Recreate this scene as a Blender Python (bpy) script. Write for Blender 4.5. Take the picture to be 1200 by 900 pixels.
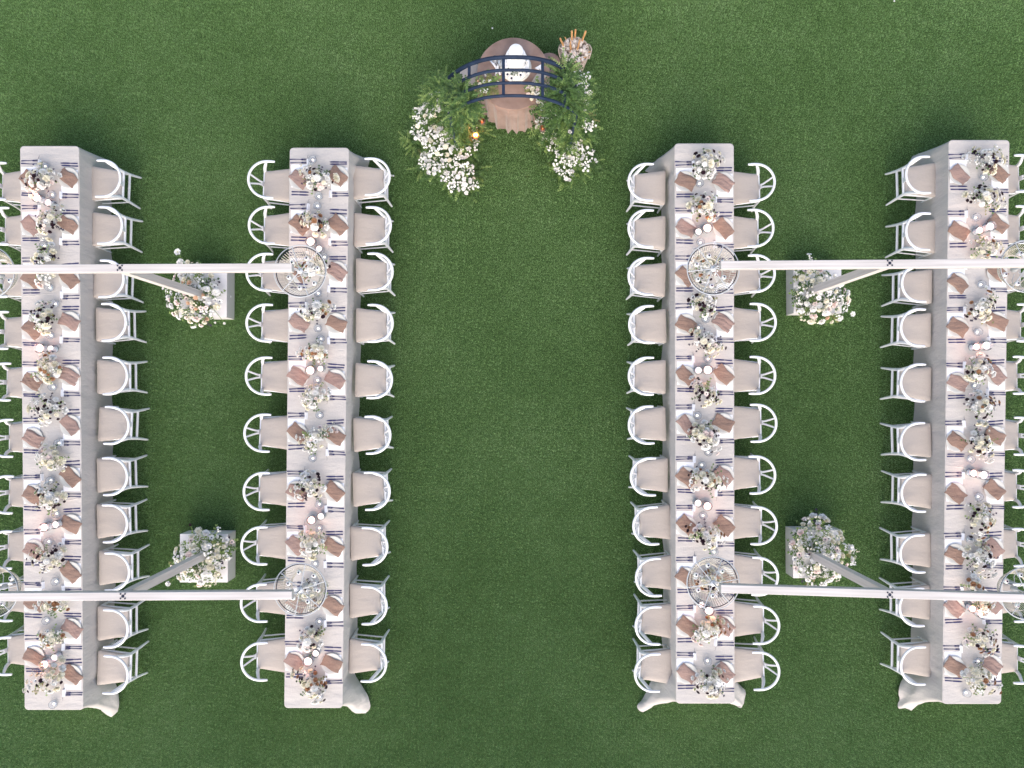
import bpy, math, random
from mathutils import Vector, Matrix, Euler, noise
R = math.radians
for o in list(bpy.data.objects): bpy.data.objects.remove(o)
sc = bpy.context.scene
COL = sc.collection

# ------------------------------------------------------------------ camera, sky, sun
HC, FPX = 10.7, 895.0
cam_d = bpy.data.cameras.new("camera"); cam = bpy.data.objects.new("camera", cam_d); COL.objects.link(cam)
cam.location = (0, 0, HC)
cam.rotation_euler = (math.atan(17/FPX), math.atan(2/FPX), 0)
cam_d.sensor_width = 36; cam_d.lens = 36*FPX/1200; cam_d.clip_end = 3000; cam_d.clip_start = 0.1
sc.camera = cam
w = bpy.data.worlds.new("World"); sc.world = w; w.use_nodes = True
nt = w.node_tree; bg = nt.nodes["Background"]
sky = nt.nodes.new("ShaderNodeTexSky"); sky.sky_type = 'NISHITA'; sky.sun_disc = False
SUN_EL, SUN_ROT = R(42), R(180)
sky.sun_elevation = SUN_EL; sky.sun_rotation = SUN_ROT
sky.air_density = 1.0; sky.dust_density = 4.0; sky.ozone_density = 1.0
nt.links.new(sky.outputs[0], bg.inputs[0]); bg.inputs[1].default_value = 0.15
sl = bpy.data.lights.new("sun", 'SUN'); so = bpy.data.objects.new("sun", sl); COL.objects.link(so)
sl.energy = 1.0; sl.angle = R(110); sl.color = (1.0, 0.94, 0.86)
sd = Vector((math.sin(SUN_ROT)*math.cos(SUN_EL), math.cos(SUN_ROT)*math.cos(SUN_EL), math.sin(SUN_EL)))
so.rotation_euler = sd.to_track_quat('Z', 'Y').to_euler(); so.location = (0, 0, 12)
sc.view_settings.view_transform = 'Standard'; sc.view_settings.look = 'None'
sc.view_settings.exposure = 0.92; sc.view_settings.gamma = 1
sc.render.resolution_x = 1024; sc.render.resolution_y = 768

CR = Euler(cam.rotation_euler).to_matrix()
def at(px, py, z):
    """place in the world, at height z, of a spot measured on the survey picture"""
    d = CR @ Vector((px-600, -(py-450), -FPX))
    t = (z-HC)/d.z
    return Vector((d.x*t, d.y*t, z))

# ------------------------------------------------------------------ mesh builder
class MB:
    def __init__(s): s.v = []; s.f = []; s.m = []
    def add(s, vs, fs, mi=0):
        b = len(s.v); s.v += [tuple(v) for v in vs]; s.f += [tuple(i+b for i in f) for f in fs]; s.m += [mi]*len(fs); return s
    def box(s, c, d, rot=0, mi=0, bev=0.0):
        x, y, z = d[0]/2, d[1]/2, d[2]/2
        if bev <= 0:
            vs = [(-x,-y,-z),(x,-y,-z),(x,y,-z),(-x,y,-z),(-x,-y,z),(x,-y,z),(x,y,z),(-x,y,z)]
            fs = [(0,3,2,1),(4,5,6,7),(0,1,5,4),(1,2,6,5),(2,3,7,6),(3,0,4,7)]
        else:
            b = min(bev, x*.9, y*.9, z*.9); vs = []
            for (zz, i) in ((-z, b), (-z+b, 0), (z-b, 0), (z, b)):
                vs += [(-x+i+b*.0,-y+i,zz),(x-i,-y+i,zz),(x-i,y-i,zz),(-x+i,y-i,zz)]
            fs = [(3,2,1,0),(12,13,14,15)]
            for k in range(3):
                for j in range(4):
                    a = k*4; fs.append((a+j, a+(j+1)%4, a+4+(j+1)%4, a+4+j))
        M = Matrix.Rotation(rot, 3, 'Z'); c = Vector(c)
        return s.add([M @ Vector(v)+c for v in vs], fs, mi)
    def tube(s, pts, r, n=8, mi=0, cap=True, flat=1.0):
        pts = [Vector(p) for p in pts]; rs = r if isinstance(r, (list, tuple)) else [r]*len(pts)
        vs = []; fs = []; prev = None
        for i, p in enumerate(pts):
            t = (pts[min(i+1, len(pts)-1)]-pts[max(i-1, 0)]).normalized()
            if prev is None:
                u = Vector((0,0,1)) if abs(t.z) < .9 else Vector((1,0,0))
            else: u = prev
            a = (u - t*u.dot(t)).normalized(); prev = a; b = t.cross(a)
            for k in range(n):
                an = 2*math.pi*k/n
                vs.append(p + (a*math.cos(an)*flat+b*math.sin(an))*rs[i])
        for i in range(len(pts)-1):
            for k in range(n):
                fs.append((i*n+k, i*n+(k+1)%n, (i+1)*n+(k+1)%n, (i+1)*n+k))
        if cap:
            fs.append(tuple(reversed(range(n)))); fs.append(tuple(range((len(pts)-1)*n, len(pts)*n)))
        return s.add(vs, fs, mi)
    def ring(s, c, R0, r, n=48, m=6, mi=0, flat=1.0):
        vs = []; fs = []
        for i in range(n):
            a = 2*math.pi*i/n
            for k in range(m):
                b = 2*math.pi*k/m
                vs.append((c[0]+(R0+r*math.cos(b))*math.cos(a), c[1]+(R0+r*math.cos(b))*math.sin(a), c[2]+r*flat*math.sin(b)))
        for i in range(n):
            for k in range(m):
                fs.append((i*m+k, ((i+1)%n)*m+k, ((i+1)%n)*m+(k+1)%m, i*m+(k+1)%m))
        return s.add(vs, fs, mi)
    def lathe(s, prof, n=24, c=(0,0,0), mi=0, sx=1, sy=1):
        vs = []; fs = []; m = len(prof)
        for (r, z) in prof:
            for k in range(n):
                a = 2*math.pi*k/n
                vs.append((c[0]+r*sx*math.cos(a), c[1]+r*sy*math.sin(a), c[2]+z))
        for i in range(m-1):
            for k in range(n):
                fs.append((i*n+k, i*n+(k+1)%n, (i+1)*n+(k+1)%n, (i+1)*n+k))
        if prof[0][0] > 1e-6: fs.append(tuple(reversed(range(n))))
        if prof[-1][0] > 1e-6: fs.append(tuple(range((m-1)*n, m*n)))
        return s.add(vs, fs, mi)
    def mesh(s, name, mats, smooth=True):
        me = bpy.data.meshes.new(name); me.from_pydata(s.v, [], s.f)
        mats = mats if isinstance(mats, (list, tuple)) else [mats]
        for m in mats: me.materials.append(m)
        me.polygons.foreach_set('material_index', s.m)
        if smooth: me.polygons.foreach_set('use_smooth', [True]*len(s.f))
        me.update()
        if smooth: 
            try: me.set_sharp_from_angle(angle=R(42))
            except Exception: pass
        return me
    def build(s, name, mats, parent=None, loc=None, smooth=True):
        return link(name, s.mesh(name, mats, smooth), parent, loc)
def link(name, me, parent=None, loc=None, rot=None, scale=None):
    o = bpy.data.objects.new(name, me); COL.objects.link(o)
    if parent: o.parent = parent
    if loc is not None: o.location = loc
    if rot is not None: o.rotation_euler = rot
    if scale is not None: o.scale = (scale,)*3 if not isinstance(scale, (tuple, list)) else scale
    return o
def tag(o, label, cat, group=None):
    o['label'] = label; o['category'] = cat
    if group: o['group'] = group
    return o
def thing(name, label, cat, loc=(0,0,0), rz=0, group=None):
    o = bpy.data.objects.new(name, None); COL.objects.link(o); o.empty_display_size = .1
    o.location = loc; o.rotation_euler = (0, 0, rz)
    return tag(o, label, cat, group)
def copy_tree(root, loc, rz, label):
    c = root.copy(); COL.objects.link(c); c.location = loc; c.rotation_euler = (0, 0, rz); c['label'] = label
    def rec(src, dst):
        for ch in src.children:
            d = ch.copy(); COL.objects.link(d); d.parent = dst; rec(ch, d)
    rec(root, c)
    return c

# ------------------------------------------------------------------ materials
def mat(name, col, rough=.6, metal=0, **k):
    m = bpy.data.materials.new(name); m.use_nodes = True
    b = m.node_tree.nodes["Principled BSDF"]
    b.inputs['Base Color'].default_value = (*col, 1); b.inputs['Roughness'].default_value = rough
    b.inputs['Metallic'].default_value = metal
    for kk, v in k.items(): b.inputs[kk.replace('_', ' ')].default_value = v
    return m
def vary(m, col_a, col_b, scale=8, detail=4, bump=0, bscale=None, dist=.002, obj=True, stretch=None, lo=.35, hi=.65):
    """colour that wanders between two tones, with a fine relief"""
    n = m.node_tree.nodes; l = m.node_tree.links; b = n["Principled BSDF"]
    if obj:
        co = n.new("ShaderNodeTexCoord").outputs['Object']
    else: co = n.new("ShaderNodeNewGeometry").outputs['Position']
    if stretch:
        mp = n.new("ShaderNodeMapping"); mp.inputs['Scale'].default_value = stretch; l.new(co, mp.inputs[0]); co = mp.outputs[0]
    t = n.new("ShaderNodeTexNoise"); t.inputs['Scale'].default_value = scale; t.inputs['Detail'].default_value = detail
    l.new(co, t.inputs['Vector'])
    r = n.new("ShaderNodeValToRGB"); r.color_ramp.elements[0].color = (*col_a, 1); r.color_ramp.elements[1].color = (*col_b, 1)
    r.color_ramp.elements[0].position = lo; r.color_ramp.elements[1].position = hi
    l.new(t.outputs[0], r.inputs[0]); l.new(r.outputs[0], b.inputs['Base Color'])
    if bump:
        t2 = n.new("ShaderNodeTexNoise"); t2.inputs['Scale'].default_value = bscale or scale*4; t2.inputs['Detail'].default_value = 3
        l.new(co, t2.inputs['Vector'])
        bm = n.new("ShaderNodeBump"); bm.inputs['Strength'].default_value = bump; bm.inputs['Distance'].default_value = dist
        l.new(t2.outputs[0], bm.inputs['Height']); l.new(bm.outputs[0], b.inputs['Normal'])
    return m
M = {}
M['paint'] = vary(mat('white_painted_wood', (.8,.8,.8), .42), (.74,.75,.77), (.82,.82,.83), 6, 3, .15, 60, .001)
def linen(name, a, b_, crease=.3):
    m = mat(name, a, .92, Sheen_Weight=.15)
    n = m.node_tree.nodes; l = m.node_tree.links; b = n["Principled BSDF"]
    co = n.new("ShaderNodeNewGeometry").outputs['Position']
    def noise(scale, st, det=3):
        mp = n.new("ShaderNodeMapping"); mp.inputs['Scale'].default_value = st; l.new(co, mp.inputs[0])
        t = n.new("ShaderNodeTexNoise"); t.inputs['Scale'].default_value = scale; t.inputs['Detail'].default_value = det
        l.new(mp.outputs[0], t.inputs['Vector']); return t.outputs[0]
    wa = noise(130, (1, .25, .5)); we = noise(130, (.25, 1, .5)); big = noise(1.6, (1,1,1))
    ad = n.new("ShaderNodeMath"); ad.operation = 'ADD'; l.new(wa, ad.inputs[0]); l.new(we, ad.inputs[1])
    ad2 = n.new("ShaderNodeMath"); ad2.operation = 'MULTIPLY_ADD'; l.new(ad.outputs[0], ad2.inputs[0]); ad2.inputs[1].default_value = .35
    mb = n.new("ShaderNodeMath"); mb.operation = 'MULTIPLY'; l.new(big, mb.inputs[0]); mb.inputs[1].default_value = .3
    l.new(mb.outputs[0], ad2.inputs[2])
    r = n.new("ShaderNodeValToRGB"); r.color_ramp.elements[0].position = .25; r.color_ramp.elements[1].position = .75
    r.color_ramp.elements[0].color = (*a, 1); r.color_ramp.elements[1].color = (*b_, 1)
    l.new(ad2.outputs[0], r.inputs[0]); l.new(r.outputs[0], b.inputs['Base Color'])
    cr = noise(2.2, (1, 2.4, 1), 5); mx = n.new("ShaderNodeMath"); mx.operation = 'MULTIPLY_ADD'
    l.new(ad.outputs[0], mx.inputs[0]); mx.inputs[1].default_value = .06; l.new(cr, mx.inputs[2])
    bm = n.new("ShaderNodeBump"); bm.inputs['Strength'].default_value = crease; bm.inputs['Distance'].default_value = .07
    l.new(mx.outputs[0], bm.inputs['Height']); l.new(bm.outputs[0], b.inputs['Normal'])
    return m
M['linen'] = linen('greige_linen', (.455,.425,.40), (.535,.502,.475), .5)
M['cushion'] = linen('beige_seat_fabric', (.405,.358,.322), (.475,.425,.388), .3)
M['brown'] = linen('brown_gauze', (.19,.118,.09), (.30,.20,.155), .9)
M['brownrose'] = linen('rosy_brown_gauze', (.25,.165,.14), (.33,.23,.20), .9)
M['velvet'] = mat('brown_velvet', (.25,.15,.11), .75, Sheen_Weight=.45, Sheen_Roughness=.5)
vary(M['velvet'], (.22,.14,.108), (.31,.21,.17), 5, 5, .4, 30, .006)
M['plate'] = mat('cream_glazed_ceramic', (.56,.55,.51), .3)
M['card'] = vary(mat('white_card', (.82,.82,.84), .7), (.79,.79,.82), (.85,.85,.87), 5, 2)
M['print'] = mat('grey_ink', (.25,.25,.28), .7)
M['steel'] = mat('midnight_cutlery_steel', (.018,.017,.095), .5, .1)
M['navy'] = vary(mat('navy_painted_steel', (.012,.022,.05), .6, Specular_IOR_Level=.25), (.010,.02,.045), (.018,.032,.065), 9, 3, .2, 60, .001)
def glassy(name, tint, refl=.25, op=.15):
    m = bpy.data.materials.new(name); m.use_nodes = True; n = m.node_tree.nodes; l = m.node_tree.links
    n.remove(n["Principled BSDF"]); out = n["Material Output"]
    tr = n.new("ShaderNodeBsdfTransparent"); tr.inputs[0].default_value = (*tint, 1)
    gl = n.new("ShaderNodeBsdfGlossy"); gl.inputs['Roughness'].default_value = .06
    df = n.new("ShaderNodeBsdfDiffuse"); df.inputs[0].default_value = (.75,.8,.86,1)
    fr = n.new("ShaderNodeFresnel"); fr.inputs[0].default_value = 1.09
    m0 = n.new("ShaderNodeMixShader"); m0.inputs[0].default_value = op; l.new(tr.outputs[0], m0.inputs[1]); l.new(df.outputs[0], m0.inputs[2])
    m1 = n.new("ShaderNodeMixShader"); l.new(fr.outputs[0], m1.inputs[0]); l.new(m0.outputs[0], m1.inputs[1]); l.new(gl.outputs[0], m1.inputs[2])
    l.new(m1.outputs[0], out.inputs[0]); return m
M['glass'] = glassy('smoky_clear_glass', (.97,.98,.99), op=.16)
M['wax'] = mat('white_wax', (.88,.87,.86), .45, Subsurface_Weight=.2)
M['flame'] = mat('candle_flame', (1,.8,.5), .5, Emission_Color=(1,.76,.5,1), Emission_Strength=3)
M['hot'] = mat('lantern_flame', (1,.5,.2), .5, Emission_Color=(1,.36,.08,1), Emission_Strength=16)
M['beam'] = mat('whitewashed_timber', (.7,.66,.63), .7)
vary(M['beam'], (.47,.44,.42), (.60,.57,.55), 3.0, 8, .35, 12, .003, stretch=(.35, 9, 9), lo=.3, hi=.6)
M['postw'] = mat('pale_weathered_timber', (.5,.46,.43), .75)
vary(M['postw'], (.50,.46,.43), (.66,.62,.59), 3.0, 8, .35, 12, .003, stretch=(9, 9, .35), lo=.3, hi=.65)
M['planter'] = vary(mat('planter_white_board', (.7,.69,.68), .6), (.66,.64,.64), (.74,.72,.71), 4, 5, .2, 30, .002)
M['iron'] = mat('black_bolt', (.02,.025,.05), .5, .5)
M['chrome'] = mat('whitewashed_metal', (.50,.52,.54), .5, .1)
M['rattan'] = vary(mat('bleached_rattan', (.55,.49,.40), .75), (.58,.53,.45), (.74,.70,.62), 20, 3)
M['wicker'] = vary(mat('pale_wicker', (.45,.36,.29), .8), (.34,.26,.21), (.55,.45,.37), 25, 3)
M['bamboo'] = vary(mat('honey_bamboo', (.5,.25,.1), .5), (.55,.27,.10), (.72,.40,.17), 15, 3)
M['paper'] = vary(mat('cream_paper', (.62,.54,.47), .8), (.62,.53,.46), (.80,.73,.65), 30, 3)
def petal(name, c, k=.82):
    m = mat(name, c, .7, Subsurface_Weight=0); d = tuple(x*k for x in c)
    vary(m, d, c, 45, 2); return m
M['p_white'] = petal('white_petal', (.84,.83,.80), .95)
M['p_cream'] = petal('cream_petal', (.84,.80,.66), .94)
M['p_blush'] = petal('blush_petal', (.86,.74,.69), .93)
M['p_caramel'] = petal('caramel_petal', (.42,.22,.11))
M['p_peach'] = petal('peach_petal', (.78,.55,.38))
M['p_wine'] = petal('wine_petal', (.035,.008,.022), .5)
M['heart'] = mat('navy_stamen', (.012,.010,.035), .8)
M['yolk'] = petal('straw_stamen', (.55,.50,.22))
def leafm(name, a, b_): 
    m = mat(name, a, .55); vary(m, a, b_, 14, 3, obj=False); return m
M['leaf'] = leafm('deep_green_leaf', (.028,.068,.014), (.085,.165,.036))
M['lime'] = leafm('light_green_leaf', (.10,.18,.035), (.22,.31,.09))
M['wineleaf'] = leafm('purple_leaf', (.012,.010,.03), (.035,.018,.05))
M['olive'] = leafm('olive_leaf', (.12,.14,.04), (.26,.24,.09))

# ------------------------------------------------------------------ ground and grass
def turf_colour(m, dark, mid, light):
    n = m.node_tree.nodes; l = m.node_tree.links; b = n["Principled BSDF"]
    co = n.new("ShaderNodeNewGeometry").outputs['Position']
    def noi(s, d):
        t = n.new("ShaderNodeTexNoise"); t.inputs['Scale'].default_value = s; t.inputs['Detail'].default_value = d
        l.new(co, t.inputs['Vector']); return t.outputs[0]
    a, c, e = noi(.55, 3), noi(5, 4), noi(30, 3)
    def ma(x, k, y):
        q = n.new("ShaderNodeMath"); q.operation = 'MULTIPLY_ADD'; l.new(x, q.inputs[0]); q.inputs[1].default_value = k
        if y is None: q.inputs[2].default_value = 0
        else: l.new(y, q.inputs[2])
        return q.outputs[0]
    s = ma(a, .30, ma(c, .20, ma(e, .50, None)))
    r = n.new("ShaderNodeValToRGB"); r.color_ramp.elements[0].position = .34; r.color_ramp.elements[1].position = .68
    r.color_ramp.elements[0].color = (*dark, 1); r.color_ramp.elements[1].color = (*light, 1)
    x = r.color_ramp.elements.new(.5); x.color = (*mid, 1)
    l.new(s, r.inputs[0]); l.new(r.outputs[0], b.inputs['Base Color'])
    return m
M['soil'] = turf_colour(mat('turf_base', (.02,.05,.01), .95), (.028,.058,.012), (.04,.08,.02), (.06,.105,.032))
M['blade'] = turf_colour(mat('turf_blade', (.05,.12,.03), .6), (.090,.195,.045), (.172,.32,.105), (.27,.42,.185))
g = MB().add([(-400,-400,0),(400,-400,0),(400,400,0),(-400,400,0)], [(0,1,2,3)]).build('ground', M['soil'], smooth=False)
g['kind'] = 'structure'
# a patch of turf, laid many times by geometry nodes
rnd = random.Random(5)
PS = .30
mb = MB()
for i in range(34):
    for j in range(34):
        x = (i+rnd.random())/34*PS-PS/2; y = (j+rnd.random())/34*PS-PS/2
        a = rnd.random()*6.283; h = rnd.uniform(.012, .026); le = rnd.uniform(.004, .020); wd = rnd.uniform(.0016, .0030)
        dx, dy = math.cos(a), math.sin(a); b = rnd.random()*6.28; lx, ly = math.cos(b)*le, math.sin(b)*le
        p0 = (x-dx*wd, y-dy*wd, 0); p1 = (x+dx*wd, y+dy*wd, 0)
        q0 = (x+lx*.35-dx*wd, y+ly*.35-dy*wd, h*.65); q1 = (x+lx*.35+dx*wd, y+ly*.35+dy*wd, h*.65); t = (x+lx, y+ly, h)
        mb.add([p0,p1,q1,q0,t], [(0,1,2,3),(3,2,4)])
patch_me = mb.mesh('turf_patch', M['blade'], smooth=False)
patch = bpy.data.objects.new('turf_patch', patch_me)     # source only, never linked to the scene
NX, NY = 84, 66
pts = MB(); 
pts.v = [((i-NX/2+.5)*PS, (j-NY/2+.5)*PS, 0.001) for i in range(NX) for j in range(NY)]
gme = bpy.data.meshes.new('grass'); gme.from_pydata(pts.v, [], []); gme.materials.append(M['blade'])
grass = bpy.data.objects.new('grass', gme); COL.objects.link(grass); grass['kind'] = 'stuff'
grass['label'] = 'short green artificial turf covering the whole lawn'; grass['category'] = 'grass'
ng = bpy.data.node_groups.new('turf_scatter', 'GeometryNodeTree')
ng.interface.new_socket('Geometry', in_out='INPUT', socket_type='NodeSocketGeometry')
ng.interface.new_socket('Geometry', in_out='OUTPUT', socket_type='NodeSocketGeometry')
gi = ng.nodes.new('NodeGroupInput'); go = ng.nodes.new('NodeGroupOutput')
oi = ng.nodes.new('GeometryNodeObjectInfo'); oi.inputs['Object'].default_value = patch
ip = ng.nodes.new('GeometryNodeInstanceOnPoints')
rv = ng.nodes.new('FunctionNodeRandomValue'); rv.data_type = 'INT'
rv.inputs[4].default_value = 0; rv.inputs[5].default_value = 3
mu = ng.nodes.new('ShaderNodeMath'); mu.operation = 'MULTIPLY'; mu.inputs[1].default_value = math.pi/2
cx = ng.nodes.new('ShaderNodeCombineXYZ')
ng.links.new(rv.outputs[2], mu.inputs[0]); ng.links.new(mu.outputs[0], cx.inputs[2])
ng.links.new(gi.outputs[0], ip.inputs['Points']); ng.links.new(oi.outputs['Geometry'], ip.inputs['Instance'])
ng.links.new(cx.outputs[0], ip.inputs['Rotation']); ng.links.new(ip.outputs[0], go.inputs[0])
md = grass.modifiers.new('turf', 'NODES'); md.node_group = ng

# ------------------------------------------------------------------ tables and cloths
TZ = .76
TN = ['outer left', 'inner left', 'inner right', 'outer right']
ORD = ['first','second','third','fourth','fifth','sixth','seventh','eighth','ninth','tenth','eleventh','twelfth','thirteenth','fourteenth','fifteenth','sixteenth']
TAB = [ # x left, x right, y of the top end; the same of the bottom end
 ((24, 92.5, 171.5), (29.3, 97.3, 831.5)), ((340, 408.7, 173.5), (333.5, 401.2, 829.3)),
 ((790.7, 859.5, 168.5), (792.5, 860.5, 824)), ((1112, 1182.6, 164.5), (1104.5, 1172.8, 824.5))]
# flare of the cloth at the corners: top left, top right, bottom right, bottom left  (world x, y)
FL = [[(-.05,.03),(.03,.0),(.06,-.31),(-.10,-.12)], [(-.05,.03),(.12,.05),(.17,-.33),(-.08,-.14)],
      [(-.24,-.02),(.05,.02),(.36,-.33),(-.33,-.33)], [(-.10,.02),(.05,.02),(.06,-.12),(-.22,-.33)]]
def table_x(t, y):
    (a, b, y0), (c, d, y1) = TAB[t]; k = (y-y0)/(y1-y0)
    return a+(c-a)*k, b+(d-b)*k
def tablecloth(t):
    rn = random.Random(40+t)
    (a, b, y0), (c, d, y1) = TAB[t]
    P = [at(a, y0, TZ), at(b, y0, TZ), at(d, y1, TZ), at(c, y1, TZ)]   # clockwise seen from above
    cen = sum(P, Vector())/4
    per = []; RC = .045
    for i in range(4):
        p, q, r_ = P[i-1], P[i], P[(i+1)%4]
        u = (p-q).normalized(); v = (r_-q).normalized()
        arc = []
        for k in range(7):
            an = k/6*math.pi/2
            arc.append(q + u*RC*(1-math.sin(an)) + v*RC*(1-math.cos(an)))
        per.append(arc)
    ring = []; corner = []
    for i in range(4):
        ring += per[i]
        s0 = per[i][-1]; s1 = per[(i+1)%4][0]; L = (s1-s0).length; n = int(L/.028)
        for k in range(1, n): ring.append(s0+(s1-s0)*k/n)
    N = len(ring)
    # folds: a wandering wave round the rim
    ph = [rn.uniform(0, 6.28) for _ in range(6)]
    rows = 14; vs = []; fs = []
    s = 0; S = []
    for i in range(N):
        S.append(s); s += (ring[(i+1)%N]-ring[i]).length
    for j in range(rows+1):
        k = j/rows; z = TZ - k*(TZ-.012)
        for i in range(N):
            p = ring[i]; tn = (ring[(i+1)%N]-ring[i-1]).normalized(); nr = Vector((-tn.y, tn.x, 0))
            if nr.dot(p-cen) < 0: nr = -nr
            x = S[i]
            dmin = min((p-P[q]).length for q in range(4))
            endk = math.exp(-(dmin/.35)**2)
            wave = (math.sin(x*7.1+ph[0]+1.2*math.sin(x*1.3+ph[1]))*.5+math.sin(x*15.3+ph[2]+math.sin(x*2.1+ph[3]))*.3+math.sin(x*3.1+ph[4])*.4)
            off = .004 + k**1.4*(.006+.020*(wave+.9)*.8) + k**1.2*endk*.018*math.sin(x*22+ph[5])
            q = p + nr*off
            fl = Vector((0,0,0))
            for ci in range(4):
                dd = (p-P[ci]).length; g_ = math.exp(-(dd/.27)**3.2)
                # the cut corner hangs in a cone: crisp pleats near it
                fl += Vector((FL[t][ci][0], FL[t][ci][1], 0))*g_*(k**1.5)*(1+.07*math.sin(dd*24+ph[ci])*k)
            q += fl
            zz = z
            if k > .8 and fl.length > .12: zz = z + .06*(0.5+.5*math.sin(x*23+k*9))*(k-.8)*5   # cloth crumpled on the ground
            if fl.length > .03:
                amt = min(1, fl.length/.2)*k
                nz = noise.noise_vector(Vector((p.x*7+t, p.y*7, z*4)))*.05*amt + noise.noise_vector(Vector((p.x*19, p.y*19+t, z*11)))*.022*amt
                q += Vector((nz.x, nz.y, 0)); zz = max(.006, zz+abs(nz.z)*1.2)
            # the tuck beside each cut corner, where the cloth doubles back
            tk = math.exp(-((dmin-.30)/.055)**2)*min(1, sum(abs(v) for v in FL[t][min(range(4), key=lambda q_: (p-P[q_]).length)])/.5)
            q -= nr*tk*.09*k
            vs.append((q.x, q.y, zz))
    for j in range(rows):
        for i in range(N):
            fs.append((j*N+i, j*N+(i+1)%N, (j+1)*N+(i+1)%N, (j+1)*N+i))
    mb = MB().add(vs, fs)
    # top: a soft edge, then the flat
    b0 = len(mb.v)
    ins = [(p+(cen-p).normalized()*.006) for p in ring]
    mb.v += [(p.x, p.y, TZ+.004) for p in ins]
    for i in range(N): mb.f.append((i, b0+i, b0+(i+1)%N, (i+1)%N)); mb.m.append(0)
    mb.f.append(tuple(b0+i for i in range(N))); mb.m.append(0)
    o = mb.build('tablecloth', M['linen'])
    # where one length of cloth overlaps the next: a hem lying across the table
    for kk in (.27+.03*t, .64-.02*t):
        A = P[0].lerp(P[3], kk); Bq = P[1].lerp(P[2], kk+.012*(1 if t % 2 else -1)); L_ = (Bq-A).length; dr = (Bq-A)/L_; up = Vector((-dr.y, dr.x, 0))
        hv = []
        for q in range(25):
            c_ = A+dr*(.012+(L_-.024)*q/24)+up*(.004*math.sin(q*.9+t)+.003*math.sin(q*2.3))
            hv += [(c_-up*.012)+Vector((0,0,.0046)), c_+Vector((0,0,.0075)), (c_+up*.003)+Vector((0,0,.0046))]
        MB().add(hv, [(q*3+e, q*3+3+e, q*3+4+e, q*3+1+e) for q in range(24) for e in (0,1)]).build('hem', M['linen'], o)
    # turn normals out
    tag(o, ['greige linen cloth over the outer left banquet table, nearest the left photo edge',
            'greige linen cloth over the inner left banquet table, right of the hanging chandeliers',
            'greige linen cloth over the inner right banquet table, crumpled at both bottom corners',
            'greige linen cloth over the outer right banquet table, bunched at its bottom left corner'][t],
        'tablecloth', 'floor-length cloths on the banquet tables')
    return P
TP = [tablecloth(t) for t in range(4)]

# ------------------------------------------------------------------ wishbone chair
def trapezoid_cushion():
    pts = [(.205,-.235),(.205,.235),(-.205,.170),(-.205,-.170)]
    ring = []
    for i in range(4):
        p = Vector((*pts[i-1],0)); q = Vector((*pts[i],0)); r_ = Vector((*pts[(i+1)%4],0))
        u = (p-q).normalized(); v = (r_-q).normalized(); rc = .03
        for k in range(5):
            an = k/4*math.pi/2; ring.append(q+u*rc*(1-math.sin(an))+v*rc*(1-math.cos(an)))
    N = len(ring); mb = MB(); vs = []; fs = []
    prof = [(.985,.425),(1.0,.432),(1.006,.45),(.992,.466),(.95,.474),(.7,.480),(.35,.481)]
    for (s, z) in prof:
        for p in ring: vs.append((p.x*s, p.y*s, z))
    for j in range(len(prof)-1):
        for i in range(N): fs.append((j*N+i, j*N+(i+1)%N, (j+1)*N+(i+1)%N, (j+1)*N+i))
    fs.append(tuple(reversed(range(N)))); fs.append(tuple((len(prof)-1)*N+i for i in range(N)))
    return mb.add(vs, fs)
def make_chair():
    t = thing('wishbone_chair', '', 'chair', group='white wishbone chairs along the banquet tables')
    trapezoid_cushion().build('seat', M['cushion'], t)
    pts = [(.0,-.24,.70),(-.05,-.241,.702)]
    for k in range(21):
        a = -math.pi/2 - math.pi*k/20
        pts.append((-.09+.24*math.cos(a), .24*math.sin(a), .704+.02*math.sin(math.pi*k/20)))
    pts += [(-.05,.241,.702),(.0,.24,.70)]
    rs = [.013,.017]+[.017]*21+[.017,.013]
    MB().tube(pts, rs, 10, flat=.85).build('top_rail', M['paint'], t)
    for s in (-1, 1):
        MB().tube([(-.245,s*.218,0),(-.232,s*.205,.10),(-.218,s*.188,.25),(-.210,s*.178,.40),(-.200,s*.178,.47),(-.178,s*.192,.55),(-.145,s*.215,.63),(-.112,s*.231,.695)],
                  [.013,.016,.019,.021,.022,.022,.020,.013], 8).build('rear_leg', M['paint'], t)
        MB().tube([(.19,s*.228,0),(.184,s*.221,.22),(.178,s*.215,.415),(.178,s*.215,.425)], [.012,.016,.019,.019], 8).build('front_leg', M['paint'], t)
        MB().tube([(-.218,s*.190,.235),(.183,s*.221,.235)], .0095, 7, flat=1.4).build('side_stretcher', M['paint'], t)
        MB().tube([(-.208,s*.180,.405),(.178,s*.217,.405)], .013, 7, flat=1.4).build('side_rail', M['paint'], t)
    MB().tube([(-.222,-.19,.275),(-.222,.19,.275)], .017, 7, flat=.7).build('rear_stretcher', M['paint'], t)
    MB().tube([(-.216,-.175,.425),(-.216,.175,.425)], .018, 7, flat=.9).build('rear_rail', M['paint'], t)
    MB().tube([(.18,-.215,.405),(.18,.215,.405)], .012, 7, flat=1.3).build('front_rail', M['paint'], t)
    # the Y of the back
    y = MB()
    y.box((-.2225,0,.47), (.010,.060,.10), bev=.002)
    for s in (-1, 1):
        y.tube([(-.224,s*.014,.50),(-.245,s*.022,.56),(-.283,s*.042,.64),(-.318,s*.062,.712)], [.014,.0135,.013,.012], 6, flat=.7)
    y.build('splat', M['paint'], t)
    return t
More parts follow.
